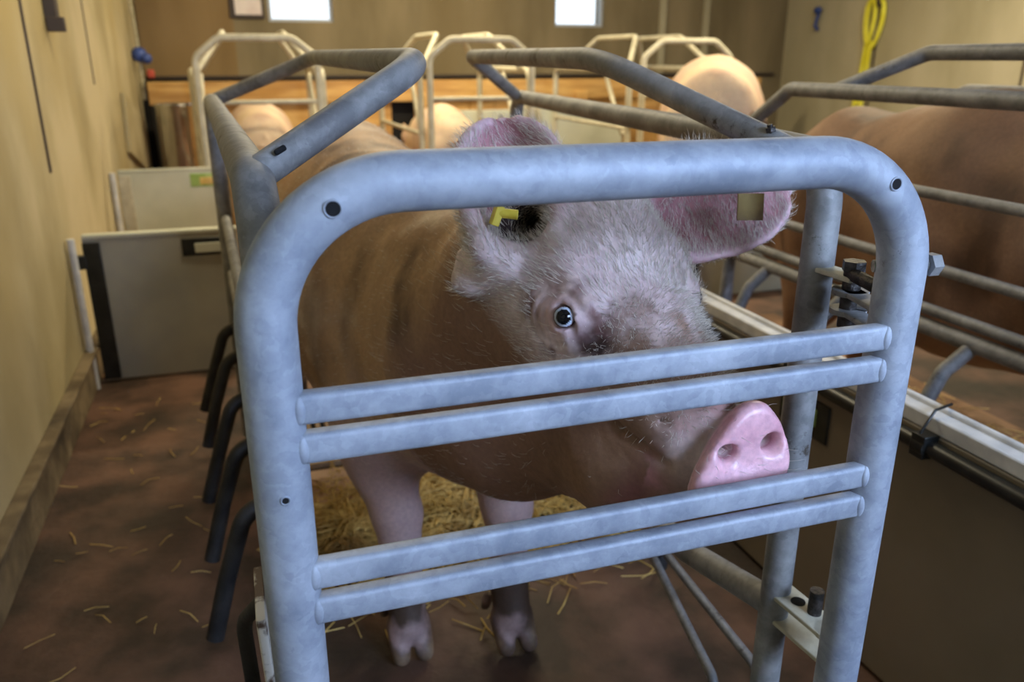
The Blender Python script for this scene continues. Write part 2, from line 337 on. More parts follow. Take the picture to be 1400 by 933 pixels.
# feeding trough
def trough(b):
    cx, cy, hx, hy = .335, .145, .300, .138; n = 48
    def ring(z, s, rr=.07):
        o = []
        for k in range(n):
            t = 2*math.pi*k/n; c_, s_ = math.cos(t), math.sin(t); p = 5
            o.append(Vector((cx+hx*s*math.copysign(abs(c_)**(2/p), c_), cy+(hy-(1-s)*hx)*math.copysign(abs(s_)**(2/p), s_), z)))
        return o
    rs = [ring(.0, .86), ring(.19, .98), ring(.197, 1.0), ring(.203, 1.0), ring(.206, .985), ring(.2, .965), ring(.04, .86)]
    vs = [v for r_ in rs for v in r_]; fs = [(i*n+k, i*n+(k+1) % n, (i+1)*n+(k+1) % n, (i+1)*n+k) for i in range(len(rs)-1) for k in range(n)]
    fs += [tuple(range(n)), tuple((len(rs)-1)*n+k for k in range(n))]; b.add(vs, fs)
tag(one('feed_trough', M_OLD, trough, sharp=50), 'low metal feed trough with a rolled rim inside the near crate gate', 'trough')
# ------------------------------------------------------------------ solid divider at the right
dv = empty('pen_divider', (1.1, 0, 0), 'brown smooth plastic pen divider with white top rail right of the near crate', 'divider')
one('board', M_BROWNP, lambda b: b.box((1.1, .85, .28), (.035, 3.9, .54)), dv, bevel=.004)
one('top_rail', M_WHITE, lambda b: (b.box((1.103, .85, .565), (.042, 3.9, .030)), b.box((1.118, .85, .583), (.012, 3.9, .012))), dv, bevel=.004)
one('black_pipe', M_BLACKP, lambda b: b.tube([(1.070, -1.1, .530), (1.070, 2.8, .530)], .0145, n=18), dv)
for y in (.10, .335, .70, 1.22):
    def clamp(b):
        b.box((1.072, y, .532), (.040, .03, .042)); b.tube([(1.07, y-.014, .53), (1.07, y+.014, .53)], .021, n=16)
        b.tube([(1.055, y, .555), (1.085, y+.005, .592), (1.125, y+.01, .596)], .0028, n=8)
    one('clamp', M_BLACKP, clamp, dv, bevel=.002)
def slotR(b): b.box((1.0815, .665, .450), (.008, .16, .085))
sl = one('hand_slot', M_BLACKP, slotR, dv, bevel=.012)
one('slot_inset', M_GREEN, lambda b: b.box((1.0765, .675, .455), (.006, .11, .040)), dv, bevel=.008)
# ------------------------------------------------------------------ pen boards at the left passage
def pen_board(name, y, x0, x1, h, m, label, edge, slot, slotm):
    e = empty(name, ((x0+x1)/2, y, 0), label, 'pen board')
    one('board', m, lambda b: b.box(((x0+x1)/2, y, h/2+.005), (x1-x0, .035, h-.01)), e, bevel=.004)
    one('top_edge', M_PANEL2, lambda b: b.box(((x0+x1)/2, y, h+.004), (x1-x0, .04, .014)), e, bevel=.003)
    one('edge_channel', edge, lambda b: b.box((x0+.028, y-.020, h/2), (.058, .012, h-.03)), e, bevel=.004)
    one('hand_slot', slotm[0], lambda b: b.box(((slot[0]+slot[1])/2, y-.0185, slot[2]), (slot[1]-slot[0], .006, .066)), e, bevel=.012)
    one('slot_inset', slotm[1], lambda b: b.box(((slot[0]+slot[1])/2+.02, y-.0225, slot[2]-.004), (slot[1]-slot[0]-.05, .004, .036)), e, bevel=.006)
    return e
pb1 = pen_board('pen_board', 2.57, -.575, -.045, .555, M_PANEL, 'grey plastic pen board across the left passage, the nearer one with black edge strip', M_BLACKP, (-.245, -.085, .50), (M_BLACKP, M_PANEL2))
one('latch', M_BLACKP, lambda b: b.box((-.585, 2.55, .47), (.03, .03, .05)), pb1, bevel=.004)
one('wall_post', M_WHITE, lambda b: b.tube([(-.600, 2.50, .0), (-.600, 2.50, .565)], .013, n=16), pb1)
pb2 = pen_board('pen_board', 3.8, -.585, -.12, .635, M_PANEL2, 'pale plastic pen board with green hand slot, behind the grey one', M_OLD, (-.255, -.135, .585), (M_GREEN, M_STRAW))
one('wall_post', M_WHITE, lambda b: b.tube([(-.603, 3.74, .0), (-.603, 3.74, .64)], .014, n=16), pb2)
tag(one('pale_board', M_PANEL2, lambda b: (b.box((2.35, 2.9, .27), (2.35, .035, .54)), b.box((2.35, 2.9, .55), (2.35, .05, .02))), bevel=.004), 'pale plastic board standing across the pens behind the brown sow at the right', 'pen board')
def hoop(b): b.tube([(2.02, 2.87, .25), (2.02, 2.87, .12), (2.12, 2.86, .10), (2.14, 2.87, .25)], .012, .04, n=10)
tag(one('hook', M_BLACKP, hoop), 'small black hook on the pale board behind the near sow\'s ear', 'hook')
# white boards near the timber partition
tag(one('white_board', M_PANEL2, lambda b: b.box((2.25, 5.46, .40), (1.35, .03, .80)), bevel=.004), 'whitish board between the far crates, seen right of the near sow\'s raised ear', 'pen board')
tag(one('feeder_hoop', M_OLD, lambda b: b.tube([(2.02, 5.40, .0), (2.02, 5.40, .82), (2.2, 5.40, .82), (2.2, 5.40, .0)], .016, .085, n=12, seg=8)), 'grey tube hoop standing in front of the whitish far board', 'hoop')
# ------------------------------------------------------------------ SDF sculpting for the pigs
class Field:
    def __init__(s, xs, ys, zs):
        s.x, s.y, s.z = [np.asarray(a, np.float32) for a in (xs, ys, zs)]; s.F = np.full((len(xs), len(ys), len(zs)), 1., np.float32)
    def sl(s, lo, hi):
        return tuple(slice(max(0, np.searchsorted(a, l)-1), np.searchsorted(a, h)+1) for a, l, h in zip((s.x, s.y, s.z), lo, hi))
    def grid(s, S): return np.meshgrid(s.x[S[0]], s.y[S[1]], s.z[S[2]], indexing='ij')
    def put(s, S, d, k, sub=False):
        f = s.F[S]
        if sub:
            d = -d; h = np.clip(.5-.5*(f-d)/k, 0, 1); s.F[S] = f*(1-h)+d*h+k*h*(1-h)
        else:
            h = np.clip(.5+.5*(f-d)/k, 0, 1); s.F[S] = f*(1-h)+d*h-k*h*(1-h)
    def cone(s, a, b, ra, rb, k=.03, scl=(1, 1, 1), sub=False):
        a = np.array(a, float); b = np.array(b, float); scl = np.array(scl, float); m = (max(ra, rb)+k)*scl+.02
        S = s.sl(np.minimum(a, b)-m, np.maximum(a, b)+m); X, Y, Z = s.grid(S)
        X, Y, Z = X/scl[0], Y/scl[1], Z/scl[2]; a = a/scl; b = b/scl; ab = b-a; q = max(ab@ab, 1e-9)
        t = np.clip(((X-a[0])*ab[0]+(Y-a[1])*ab[1]+(Z-a[2])*ab[2])/q, 0, 1)
        d = np.sqrt((X-a[0]-t*ab[0])**2+(Y-a[1]-t*ab[1])**2+(Z-a[2]-t*ab[2])**2)-(ra+(rb-ra)*t)
        s.put(S, d, k, sub)
    def ell(s, c, r, k=.03, fr=None, sub=False):      # fr: rows = axes
        c = np.array(c, float); r = np.array(r, float); m = r.max()+k+.01; S = s.sl(c-m, c+m); X, Y, Z = s.grid(S)
        D = [X-c[0], Y-c[1], Z-c[2]]
        if fr is not None: D = [fr[i][0]*D[0]+fr[i][1]*D[1]+fr[i][2]*D[2] for i in range(3)]
        q = np.sqrt(sum((D[i]/r[i])**2 for i in range(3))); g = np.sqrt(sum((D[i]/r[i]**2)**2 for i in range(3)))+1e-6
        s.put(S, q*(q-1)/g, k, sub)
    def cloud(s, P, r, k):
        P = np.asarray(P, np.float32); S = s.sl(P.min(0)-.035, P.max(0)+.035); X, Y, Z = s.grid(S); sh = X.shape
        X, Y, Z = X.ravel(), Y.ravel(), Z.ravel(); d = np.full(X.shape, 9., np.float32); rr = np.broadcast_to(np.asarray(r, np.float32), (len(P),))
        for p, q in zip(P, rr): np.minimum(d, np.sqrt((X-p[0])**2+(Y-p[1])**2+(Z-p[2])**2)-q, out=d)
        s.put(S, d.reshape(sh), k)
    def custom(s, lo, hi, fn, k, sub=False):
        S = s.sl(lo, hi); X, Y, Z = s.grid(S); s.put(S, fn(X, Y, Z).astype(np.float32), k, sub)
    def mesh(s):
        F = s.F; n = F.shape; ins = F < 0
        c = ins[:-1, :-1, :-1].astype(np.int8)
        for dx in (0, 1):
            for dy in (0, 1):
                for dz in (0, 1):
                    if dx+dy+dz: c = c+ins[dx:n[0]-1+dx, dy:n[1]-1+dy, dz:n[2]-1+dz]
        act = (c > 0) & (c < 8); I = np.argwhere(act); idx = np.full(act.shape, -1, np.int64); idx[act] = np.arange(len(I))
        acc = np.zeros((len(I), 3)); cnt = np.zeros(len(I)); A = (s.x, s.y, s.z)
        for ax in range(3):
            for o1 in (0, 1):
                for o2 in (0, 1):
                    off = [0, 0, 0]; oth = [a for a in range(3) if a != ax]; off[oth[0]] = o1; off[oth[1]] = o2
                    p = I+off; q = p.copy(); q[:, ax] += 1
                    f0 = F[tuple(p.T)]; f1 = F[tuple(q.T)]; cr = (f0 < 0) != (f1 < 0)
                    t = np.where(cr, f0/np.where(cr, f0-f1, 1), 0)
                    P = np.stack([A[a][p[:, a]] for a in range(3)], 1).astype(float); P[:, ax] += t*(A[ax][q[:, ax]]-A[ax][p[:, ax]])
                    acc[cr] += P[cr]; cnt[cr] += 1
        V = acc/cnt[:, None]; Q = []
        for ax in range(3):
            a1, a2 = (ax+1) % 3, (ax+2) % 3
            sl0 = [slice(None)]*3; sl1 = [slice(None)]*3; sl0[ax] = slice(0, -1); sl1[ax] = slice(1, None)
            cr = ins[tuple(sl0)] != ins[tuple(sl1)]; E = np.argwhere(cr)
            ok = (E[:, a1] > 0) & (E[:, a2] > 0) & (E[:, a1] < n[a1]-1) & (E[:, a2] < n[a2]-1); E = E[ok]
            def g(d1, d2):
                q = E.copy(); q[:, a1] += d1; q[:, a2] += d2; return idx[tuple(q.T)]
            q = np.stack([g(-1, -1), g(0, -1), g(0, 0), g(-1, 0)], 1)
            fl = ~ins[tuple(E.T)]; q[fl] = q[fl][:, ::-1]; Q.append(q)
        return V, np.concatenate(Q)
def smooth_verts(V, Q, it=1, lam=.5):
    for _ in range(it):
        S = np.zeros_like(V); C = np.zeros(len(V))
        for i in range(4):
            a, b = Q[:, i], Q[:, (i+1) % 4]; np.add.at(S, a, V[b]); np.add.at(C, a, 1); np.add.at(S, b, V[a]); np.add.at(C, b, 1)
        V = V+lam*(S/C[:, None]-V)
    return V
def vnormals(V, Q):
    n = np.cross(V[Q[:, 2]]-V[Q[:, 0]], V[Q[:, 3]]-V[Q[:, 1]]); N = np.zeros_like(V)
    for i in range(4): np.add.at(N, Q[:, i], n)
    return N/(np.linalg.norm(N, axis=1)[:, None]+1e-12)
def vn(P, s, seed=0.):       # cheap smooth value noise, numpy
    P = P*s+seed; i = np.floor(P).astype(np.int64); f = P-i; f = f*f*(3-2*f); o = np.zeros(len(P))
    for dx in (0, 1):
        for dy in (0, 1):
            for dz in (0, 1):
                h = (i[:, 0]+dx)*374761393+(i[:, 1]+dy)*668265263+(i[:, 2]+dz)*2147483647; h = (h ^ (h >> 13))*1274126177; h = (h ^ (h >> 16)) & 0xffff
                o += h/65535*np.where(dx, f[:, 0], 1-f[:, 0])*np.where(dy, f[:, 1], 1-f[:, 1])*np.where(dz, f[:, 2], 1-f[:, 2])
    return o
def fbm(P, s, n=4, seed=0.): return sum(vn(P, s*2**i, seed+7.3*i)*.5**i for i in range(n))/sum(.5**i for i in range(n))
def skin_mat(name, rough=.5, bump=.35, gloss=None):
    m, nt, b = new_mat(name); N = nt.nodes; Lk = nt.links
    at = N.new('ShaderNodeAttribute'); at.attribute_name = 'col'; tc = N.new('ShaderNodeTexCoord')
    n = N.new('ShaderNodeTexNoise'); n.inputs['Scale'].default_value = 130; n.inputs['Detail'].default_value = 6; Lk.new(tc.outputs['Object'], n.inputs['Vector'])
    mr = N.new('ShaderNodeMapRange'); mr.inputs[1].default_value = .3; mr.inputs[2].default_value = .7; mr.inputs[3].default_value = .86; mr.inputs[4].default_value = 1.1; Lk.new(n.outputs[0], mr.inputs[0])
    mx = N.new('ShaderNodeVectorMath'); mx.operation = 'SCALE'; Lk.new(at.outputs['Color'], mx.inputs[0]); Lk.new(mr.outputs[0], mx.inputs['Scale']); Lk.new(mx.outputs[0], b.inputs['Base Color'])
    Lk.new(at.outputs['Alpha'], b.inputs['Roughness'])
    n2 = N.new('ShaderNodeTexNoise'); n2.inputs['Scale'].default_value = 60; n2.inputs['Detail'].default_value = 8; n2.inputs['Roughness'].default_value = .6; Lk.new(tc.outputs['Object'], n2.inputs['Vector'])
    bp = N.new('ShaderNodeBump'); bp.inputs['Strength'].default_value = bump; bp.inputs['Distance'].default_value = .004; Lk.new(n2.outputs[0], bp.inputs['Height']); Lk.new(bp.outputs[0], b.inputs['Normal'])
    b.inputs['Subsurface Weight'].default_value = .12; b.inputs['Subsurface Radius'].default_value = (1, .35, .2); b.inputs['Subsurface Scale'].default_value = .008
    b.inputs['Specular IOR Level'].default_value = .45
    return m
M_SKIN = skin_mat('pig_skin')
def np_mesh(name, V, Q, col, m, parent=None):
    me = bpy.data.meshes.new(name); me.vertices.add(len(V)); me.vertices.foreach_set('co', V.astype(np.float32).ravel())
    me.loops.add(Q.size); me.loops.foreach_set('vertex_index', Q.astype(np.int32).ravel())
    me.polygons.add(len(Q)); me.polygons.foreach_set('loop_start', np.arange(0, Q.size, Q.shape[1], dtype=np.int32)); me.update(calc_edges=True)
    if col is not None:
        a = me.color_attributes.new('col', 'FLOAT_COLOR', 'POINT'); a.data.foreach_set('color', col.astype(np.float32).ravel())
    me.validate(); return link(name, me, m, parent)
nz = lambda v: np.array(v, float)/np.linalg.norm(v)
# head frame of the near sow
HF = nz((.15, -.85, -.505)); HL = nz((.975, .17, -.02)); HL = nz(HL-HF*(HL@HF)); HU = -np.cross(HL, HF)
HU = HU if HU[2] > 0 else -HU
HP = np.array((.4215, .346, .966))
def H(a, b, c): return HP+HF*a+HL*b+HU*c
HFR = np.array([HF, HL, HU])
def toH(P): return (P-HP)@HFR.T
EYE = (.162, -.112, -.010)
DN = nz((-.03, -.97, .13)); DL = nz((.98, .1, .10)); DL = nz(DL-DN*(DL@DN)); DU = np.cross(DN, DL); DU = DU if DU[2] > 0 else -DU
DC = HP+HF*.374-HU*.016+np.array((.011, 0, -.013))
DFR = np.array([DN, DL, DU])
def D(a, b, c): return DC+DN*a+DL*b+DU*c
def ear_pts(base, tip, side, nrm, wid, cup, ns=44, nt_=32, curl=0., bend=0., basew=.55):
    base, tip, side, nrm = map(np.array, (base, tip, side, nrm)); ax = tip-base; Ls = np.linalg.norm(ax); ad = ax/Ls
    side = nz(side-ad*(side@ad)); nrm = nz(nrm-ad*(nrm@ad)-side*(nrm@side)); P = []; rr = []; st = []
    for s in np.linspace(-.08, 1, ns):
        s_ = max(s, 0); w_ = wid*math.sqrt(max(0, 1-max(0, (s_-.38)/.62)**2.3))*(basew+(1-basew)*min(s_/.38, 1)**.8)
        for t in np.linspace(-1, 1, nt_):
            c_ = cup*(t*t)*(1.25-s_*.9)*w_*1.6; fold = curl*max(0, -t-.3)**2*w_*(1-s_)
            P.append(base+ad*(s*Ls)+side*(w_*(t*(1-.12*t*t)))+side*fold*.6+nrm*(c_+bend*s_*s_*Ls+fold)); rr.append(.0055+.006*(1-s_)**2); st.append((s, t))
    return np.array(P), np.array(rr), np.array(st)
camv = np.array(CAM)
def near_sow():
    fine = lambda a, b, s: list(np.arange(a, b, s))
    xs = fine(-.06, .16, .009)+fine(.16, .80, .0042)+[.806]
    ys = fine(.0, .56, .0042)+fine(.56, .9, .008)+fine(.9, 2.35, .013)
    zs = fine(-.02, .5, .008)+fine(.5, 1.14, .0042)
    f = Field(xs, ys, zs); ZS = (1, 1, 1.28)
    # trunk
    f.cone((.245, 2.0, .70), (.245, 1.5, .71), .205, .235, .06, ZS)
    f.cone((.245, 1.5, .71), (.275, .98, .69), .235, .215, .06, ZS)
    f.cone((.275, .98, .69), (.36, .66, .72), .215, .175, .06, ZS)
    f.cone((.36, .66, .72), H(.03, -.01, -.09), .175, .125, .06, (1, 1, 1.1))
    f.ell((.25, 1.5, .52), (.20, .55, .16), .06)
    # chest / shoulders / front legs
    for x, xf, yf in ((.195, .225, .74), (.43, .435, .70)):
        f.ell((x, .84, .56), (.085, .14, .22), .05)
        f.cone((x, .82, .46), (xf-.005, yf+.02, .31), .070, .047, .04)
        f.cone((xf-.005, yf+.02, .31), (xf, yf+.015, .14), .048, .036, .02)
        f.cone((xf, yf+.015, .14), (xf, yf-.01, .07), .038, .040, .02)
        for s in (-1, 1): f.cone((xf+s*.021, yf-.005, .065), (xf+s*.024, yf-.045, .022), .026, .020, .004)
        for s in (-1, 1): f.cone((xf+s*.035, yf+.045, .085), (xf+s*.04, yf+.055, .055), .012, .010, .004)
    for x in (.10, .40):
        f.ell((x, 1.95, .52), (.10, .18, .25), .05); f.cone((x, 1.98, .40), (x, 2.08, .25), .075, .045, .04); f.cone((x, 2.08, .25), (x, 2.03, .03), .04, .036, .02)
    # head
    fr = HFR
    f.ell(H(.03, -.014, -.035), (.13, .100, .105), .05, fr)
    f.cone(H(.10, -.062, -.018), H(.10, .020, -.022), .058, .052, .04)
    f.cone(H(.08, -.022, -.045), H(.20, -.016, -.030), .082, .060, .05)
    f.cone(H(.20, -.016, -.030), H(.305, 0, -.024), .060, .040, .04)
    for s in (-1, 1):
        q = 1 if s < 0 else .62; f.ell(H(.12, s*.070*q, -.085), (.115, .052, .085), .05, fr)
        f.ell(H(.245, s*.038*q, -.045), (.085, .038, .045), .03, fr)
    f.cone(H(.06, 0, -.165), H(.335, 0, -.085), .10, .040, .04)
    f.cone(H(.0, 0, -.28), H(.20, 0, -.165), .125, .075, .06)
    f.cone((.33, .80, .56), (.38, .50, .61), .17, .135, .06)
    f.cone(H(.05, .02, -.35), H(.28, 0, -.19), .12, .072, .06)
    f.cone(H(.28, 0, -.19), H(.335, 0, -.11), .072, .035, .04)
    f.cone(H(-.02, -.05, -.15), H(.13, -.055, -.14), .10, .055, .05)
    # folds between cheek and neck
    # eye sockets and lids
    for s in (-1, 1):
        q = 1 if s < 0 else .66; e = H(EYE[0], s*abs(EYE[1])*.93*q, EYE[2]); out = nz(HL*s*.86-HF*-.25+HU*.30)
        f.ell(e+out*.012, (.045, .03, .03), .02, fr, sub=True) if False else None
        f.cone(H(.10, s*.088*q, .022), H(.165, s*.086*q, .014), .020, .017, .02)      # brow ridge
        f.cone(H(.125, s*.106*q, -.030), H(.185, s*.096*q, -.032), .015, .012, .018)   # lower lid bag
        f.ell(e, (.026, .021, .021), .012, fr)
        f.ell(e+out*.012, (.0150, .0150, .0150), .004, fr, sub=True)
        f.cone(e+HF*.016+out*.010, e+HF*.040+out*.002-HU*.014, .004, .003, .006, sub=True)
        f.cone(e+HF*.020+HU*.012+out*.012, e+HF*.028-HU*.012+out*.006, .003, .003, .008, sub=True)
    # snout disc
    def disc(X, Y, Z):
        p = np.stack([X-DC[0], Y-DC[1], Z-DC[2]], -1)@DFR.T; a, b, c = p[..., 0], p[..., 1], p[..., 2]
        b = b-.28*c; wx = .0545*(1-.38*np.clip(c/.05, -1, 1)); hz = .058
        r2 = ((np.abs(b)/wx)**2.5+(np.abs(c)/hz)**2.3)**(1/2.4)-1; d2 = r2*.05
        d1 = np.abs(a)-.013; rr = .009
        q1 = np.maximum(d1+rr, 0); q2 = np.maximum(d2+rr, 0)
        return np.minimum(np.maximum(d1+rr, d2+rr), 0)+np.sqrt(q1*q1+q2*q2)-rr
    f.ell(D(-.028, .002, -.006), (.028, .040, .040), .012, DFR)
    f.custom(DC-.09, DC+.09, disc, .012)
    f.ell(D(.052, 0, -.005), (.045, .050, .044), .010, DFR, sub=True)
    for s in (-1, 1):
        f.cone(D(.016, s*.027+.006, .005), D(-.012, s*.022+.004, .012), .0118, .009, .007, sub=True)
        f.cone(D(.012, s*.034+.006, .012), D(.0, s*.026+.005, .011), .0065, .006, .008, sub=True)
        # mouth crease and lip fold
        f.cone(H(.345, s*.040, -.082), H(.275, s*.060, -.098), .0035, .0035, .012, sub=True); f.cone(H(.275, s*.060, -.098), H(.235, s*.076, -.078), .0035, .003, .012, sub=True)
        f.cone(H(.30, s*.05, -.05), H(.33, s*.055, -.012), .003, .002, .008, sub=True)
        f.cone(H(.215, s*.083, -.045), H(.205, s*.085, -.085), .009, .007, .014)
    f.cone(H(.330, -.022, -.108), H(.330, .022, -.108), .019, .019, .010)
    # ears
    def P(px, py, d):          # a point on the sow's ear region
        return camv+d*(np.array(fwd)+np.array(rgt)*(px-700)/FPX-np.array(up)*(py-466.5)/FPX)
    tocam = nz(camv-np.array((.4, .4, 1.)))
    bR = np.array((.318, .325, .925)); tR = np.array((.334, .425, 1.083))
    eR, rR, sR = ear_pts(bR, tR, np.array(rgt), tocam, .076, .60, basew=.72, curl=.35)
    f.cloud(eR, rR+.003, .012)
    f.cone(P(640, 384, 1.06), P(692, 356, 1.0), .020, .026, .025)
    f.cone(P(636, 350, 1.05), P(642, 382, 1.05), .012, .018, .02)
    f.cone(P(712, 288, .97), P(742, 318, 1.09), .030, .022, .010, sub=True)
    f.cone(P(712, 285, .98), P(690, 338, 1.03), .020, .010, .010, sub=True)
    bL = H(-.0, .098, -.018); tL = np.array((.708, .300, .990))
    eL, rL, sL = ear_pts(bL, tL, np.array(up), tocam, .084, .5, basew=.85, curl=0)
    f.cloud(eL, rL, .012)
    V, Q = f.mesh(); V = smooth_verts(V, Q, 2, .5)
    N = vnormals(V, Q); h = toH(V); a, b, c = h.T
    head = (V[:, 1] < .62) & (a > -.22)
    hw = np.clip((a+.20)/.10, 0, 1)*(V[:, 1] < .66)
    # flesh undulation, folds on neck, wrinkles round the eye
    V = V+N*((fbm(V, 6, 3)-.5)*.030*(1-hw))[:, None]*np.clip(V[:, 2]/.4, 0, 1)[:, None]
    er = np.sqrt((a-EYE[0])**2+(c-EYE[2]+.004)**2); sideL = np.clip((np.abs(b)-.06)/.03, 0, 1)
    wr = np.sin(er*520+2*fbm(V, 30, 2))*np.exp(-((er-.034)/.020)**2)*.0011*sideL
    wr += (fbm(V*np.array((1, 1, 1)), 45, 3)-.5)*.0035*hw*(a < .335)
    V = V+N*wr[:, None]
    # --- skin colours
    n1 = fbm(V, 5, 5); n2 = fbm(V, 14, 5, 3.); n3 = fbm(V, 40, 4, 9.)
    def mixc(A, B, t): t = np.clip(t, 0, 1)[:, None]; return np.asarray(A)*(1-t)+np.asarray(B)*t
    body = mixc(np.array((.45, .275, .145)), (.27, .150, .075), (n1-.42)*4); body = mixc(body, (.50, .36, .24), (n2-.55)*5)
    body = mixc(body, (.12, .065, .035), (fbm(V*np.array((1, 1, .35)), 11, 4, 21.)-.58)*5)
    hd = mixc(np.tile((.74, .60, .59), (len(V), 1)), (.60, .45, .44), (n2-.45)*4)
    hd = mixc(hd, (.30, .19, .13), ((fbm(V, 22, 4, 5.)-.52)*5)*.5*(c < .03))
    hd = mixc(hd, (.27, .15, .10), (-(c+.06)/.05))                       # dirty jaw and cheek
    hd = mixc(hd, (.20, .11, .07), np.exp(-((a-.235)/.05)**2)*np.clip((n3-.40)*5, 0, 1)*(np.abs(b) < .1)*.9)
    hd = mixc(hd, (.27, .15, .085), np.exp(-((a-.29)/.06)**2)*.85)
    hd = mixc(hd, (.26, .11, .10), np.exp(-((a-.335)/.02)**2)*np.clip((n2-.35)*3, 0, 1))
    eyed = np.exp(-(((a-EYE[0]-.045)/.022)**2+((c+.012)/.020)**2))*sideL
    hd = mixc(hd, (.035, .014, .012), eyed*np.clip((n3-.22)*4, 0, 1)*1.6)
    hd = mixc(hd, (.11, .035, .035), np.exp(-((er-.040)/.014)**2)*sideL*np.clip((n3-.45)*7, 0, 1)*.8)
    hd = mixc(hd, (.66, .44, .46), np.exp(-(er/.026)**2)*sideL*.9)
    col = mixc(body, hd, (a+.13+.10*(n2-.5))/.09*(V[:, 1] < .60)*1.)
    legs = np.clip((.58-V[:, 2])/.12, 0, 1)*(V[:, 1] < 1.0)*(V[:, 1] > .58); col = mixc(col, (.56, .40, .40), legs*.85)
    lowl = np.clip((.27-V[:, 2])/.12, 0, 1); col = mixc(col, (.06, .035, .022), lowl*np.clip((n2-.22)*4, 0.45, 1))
    feet = np.clip((.075-V[:, 2])/.03, 0, 1); col = mixc(col, (.30, .20, .12), feet*np.clip((n2-.4)*5, 0, .8))
    # ears
    def near(Pc, VV, r=.02):
        out = np.full(len(VV), 9.); which = np.zeros(len(VV), int)
        idx = np.where(np.all((VV > Pc.min(0)-r) & (VV < Pc.max(0)+r), axis=1))[0]
        for i0 in range(0, len(idx), 4000):
            ii = idx[i0:i0+4000]; D = np.linalg.norm(VV[ii][:, None]-Pc[None], axis=2); out[ii] = D.min(1); which[ii] = D.argmin(1)
        return out, which
    for Pc, st in ((eR, sR), (eL, sL)):
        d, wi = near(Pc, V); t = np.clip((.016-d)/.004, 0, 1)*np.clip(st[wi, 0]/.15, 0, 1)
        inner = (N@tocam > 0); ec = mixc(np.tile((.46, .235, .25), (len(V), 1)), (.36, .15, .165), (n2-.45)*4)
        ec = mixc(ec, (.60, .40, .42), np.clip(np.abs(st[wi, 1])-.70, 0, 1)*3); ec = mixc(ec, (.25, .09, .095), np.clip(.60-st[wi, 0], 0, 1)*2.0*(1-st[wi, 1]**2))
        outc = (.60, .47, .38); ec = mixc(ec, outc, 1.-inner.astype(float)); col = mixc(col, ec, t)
    pr = (V-camv)@np.array([np.array(rgt), -np.array(up), np.array(fwd)]).T; cax = P(708, 295, 1.0); cbx = P(735, 318, 1.10); cv = cbx-cax; tt = np.clip(((V-cax)@cv)/(cv@cv), 0, 1); cdst = np.linalg.norm(V-cax-tt[:, None]*cv, axis=1); col = mixc(col, (.035, .016, .016), (.040-cdst)/.008)  # darkness inside the ear canal painted near-black into the skin colour
    dl = (V-DC)@DFR.T; dsc = np.clip((dl[:, 0]+.010)/.006, 0, 1)*(V[:, 1] < .35)*np.clip((1.16-((np.abs((dl[:, 1]-.28*dl[:, 2])/(.0545*(1-.38*np.clip(dl[:, 2]/.05, -1, 1)))))**2.5+(np.abs(dl[:, 2])/.058)**2.3))/.15, 0, 1)
    sn = mixc(np.tile((.78, .45, .50), (len(V), 1)), (.64, .32, .37), (n2-.45)*4); sn = mixc(sn, (.25, .08, .10), np.clip((.004-dl[:, 0])/.010, 0, 1)*np.exp(-(((np.abs(dl[:, 1]-.006)-.026)/.014)**2+((dl[:, 2]-.007)/.014)**2))*1.2)
    col = mixc(col, (.52, .29, .31), np.exp(-(((a-.225)/.012)**2+((c+.085)/.030)**2))*(V[:, 1] < .4)*.8)
    col = mixc(col, sn, dsc); lip = np.exp(-(((a-.335)/.025)**2+((c+.112)/.018)**2)); col = mixc(col, (.55, .27, .30), lip*.9*(np.abs(b) < .05))
    rough = .62-.36*np.clip(dsc, 0, 1)-.1*lip
    C4 = np.concatenate([np.clip(col, .003, 1), rough[:, None]], 1)
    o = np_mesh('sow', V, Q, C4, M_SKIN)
    tag(o, 'pale pink muddy sow poking its snout through the rungs of the near crate gate', 'pig')
    # bristles ------------------------------------------------------------
    fc = V[Q].mean(1); fn = np.cross(V[Q[:, 2]]-V[Q[:, 0]], V[Q[:, 3]]-V[Q[:, 1]]); ar = np.linalg.norm(fn, axis=1); fn = fn/ar[:, None]
    fh = toH(fc); vis = (fn@np.array([0, 0, 0])) ; tv = camv-fc; facing = (np.einsum('ij,ij->i', fn, tv)/np.linalg.norm(tv, axis=1)) > -.35
    onhead = np.clip((fh[:, 0]+.15)/.05, 0, 1)*(fc[:, 1] < .6)*(fh[:, 0] < .34)*(fh[:, 2] > -.10)
    dens = ar*facing*(onhead*(6+10*np.clip((fh[:, 2]+.04)/.05, 0, 1))+(fc[:, 2] > .45)*.5)*np.where((fh[:, 0] > .19) & (fh[:, 2] < -.045), .12, 1)
    eyd = np.sqrt((fh[:, 0]-EYE[0])**2+(fh[:, 1]-EYE[1])**2+(fh[:, 2]-EYE[2])**2); dens *= np.where((eyd < .045), .05, 1)
    nh = 17000; pick = RNG.choice(len(Q), nh, p=dens/dens.sum())
    base = fc[pick]+(RNG.random((nh, 3))-.5)*.003; nr = fn[pick]; hh = fh[pick]
    lay = np.tile(-HF, (nh, 1)); fwdm = hh[:, 0] > .18
    lay[fwdm] = HF*.2+HU*.4+HL*.1
    lay = lay+(RNG.random((nh, 3))-.5)*.9+HL*np.sign(hh[:, 1])[:, None]*.3
    isb = hh[:, 0] < -.15; lay[isb] = (0.1, 1, -.3)
    Ln = (.010+.010*RNG.random(nh))*np.where(isb, .8, 1)
    earsel = []
    for Pc, st, rd in ((eR, sR, rR), (eL, sL, rL)):
        edge = np.where((np.abs(st[:, 1]) > .93) | (st[:, 0] > .93))[0]; k = RNG.choice(edge, 900); cen = Pc.mean(0)
        dd = Pc[k]-cen; dd /= np.linalg.norm(dd, axis=1)[:, None]; earsel.append((Pc[k]+(RNG.random((900, 3))-.5)*.006, dd))
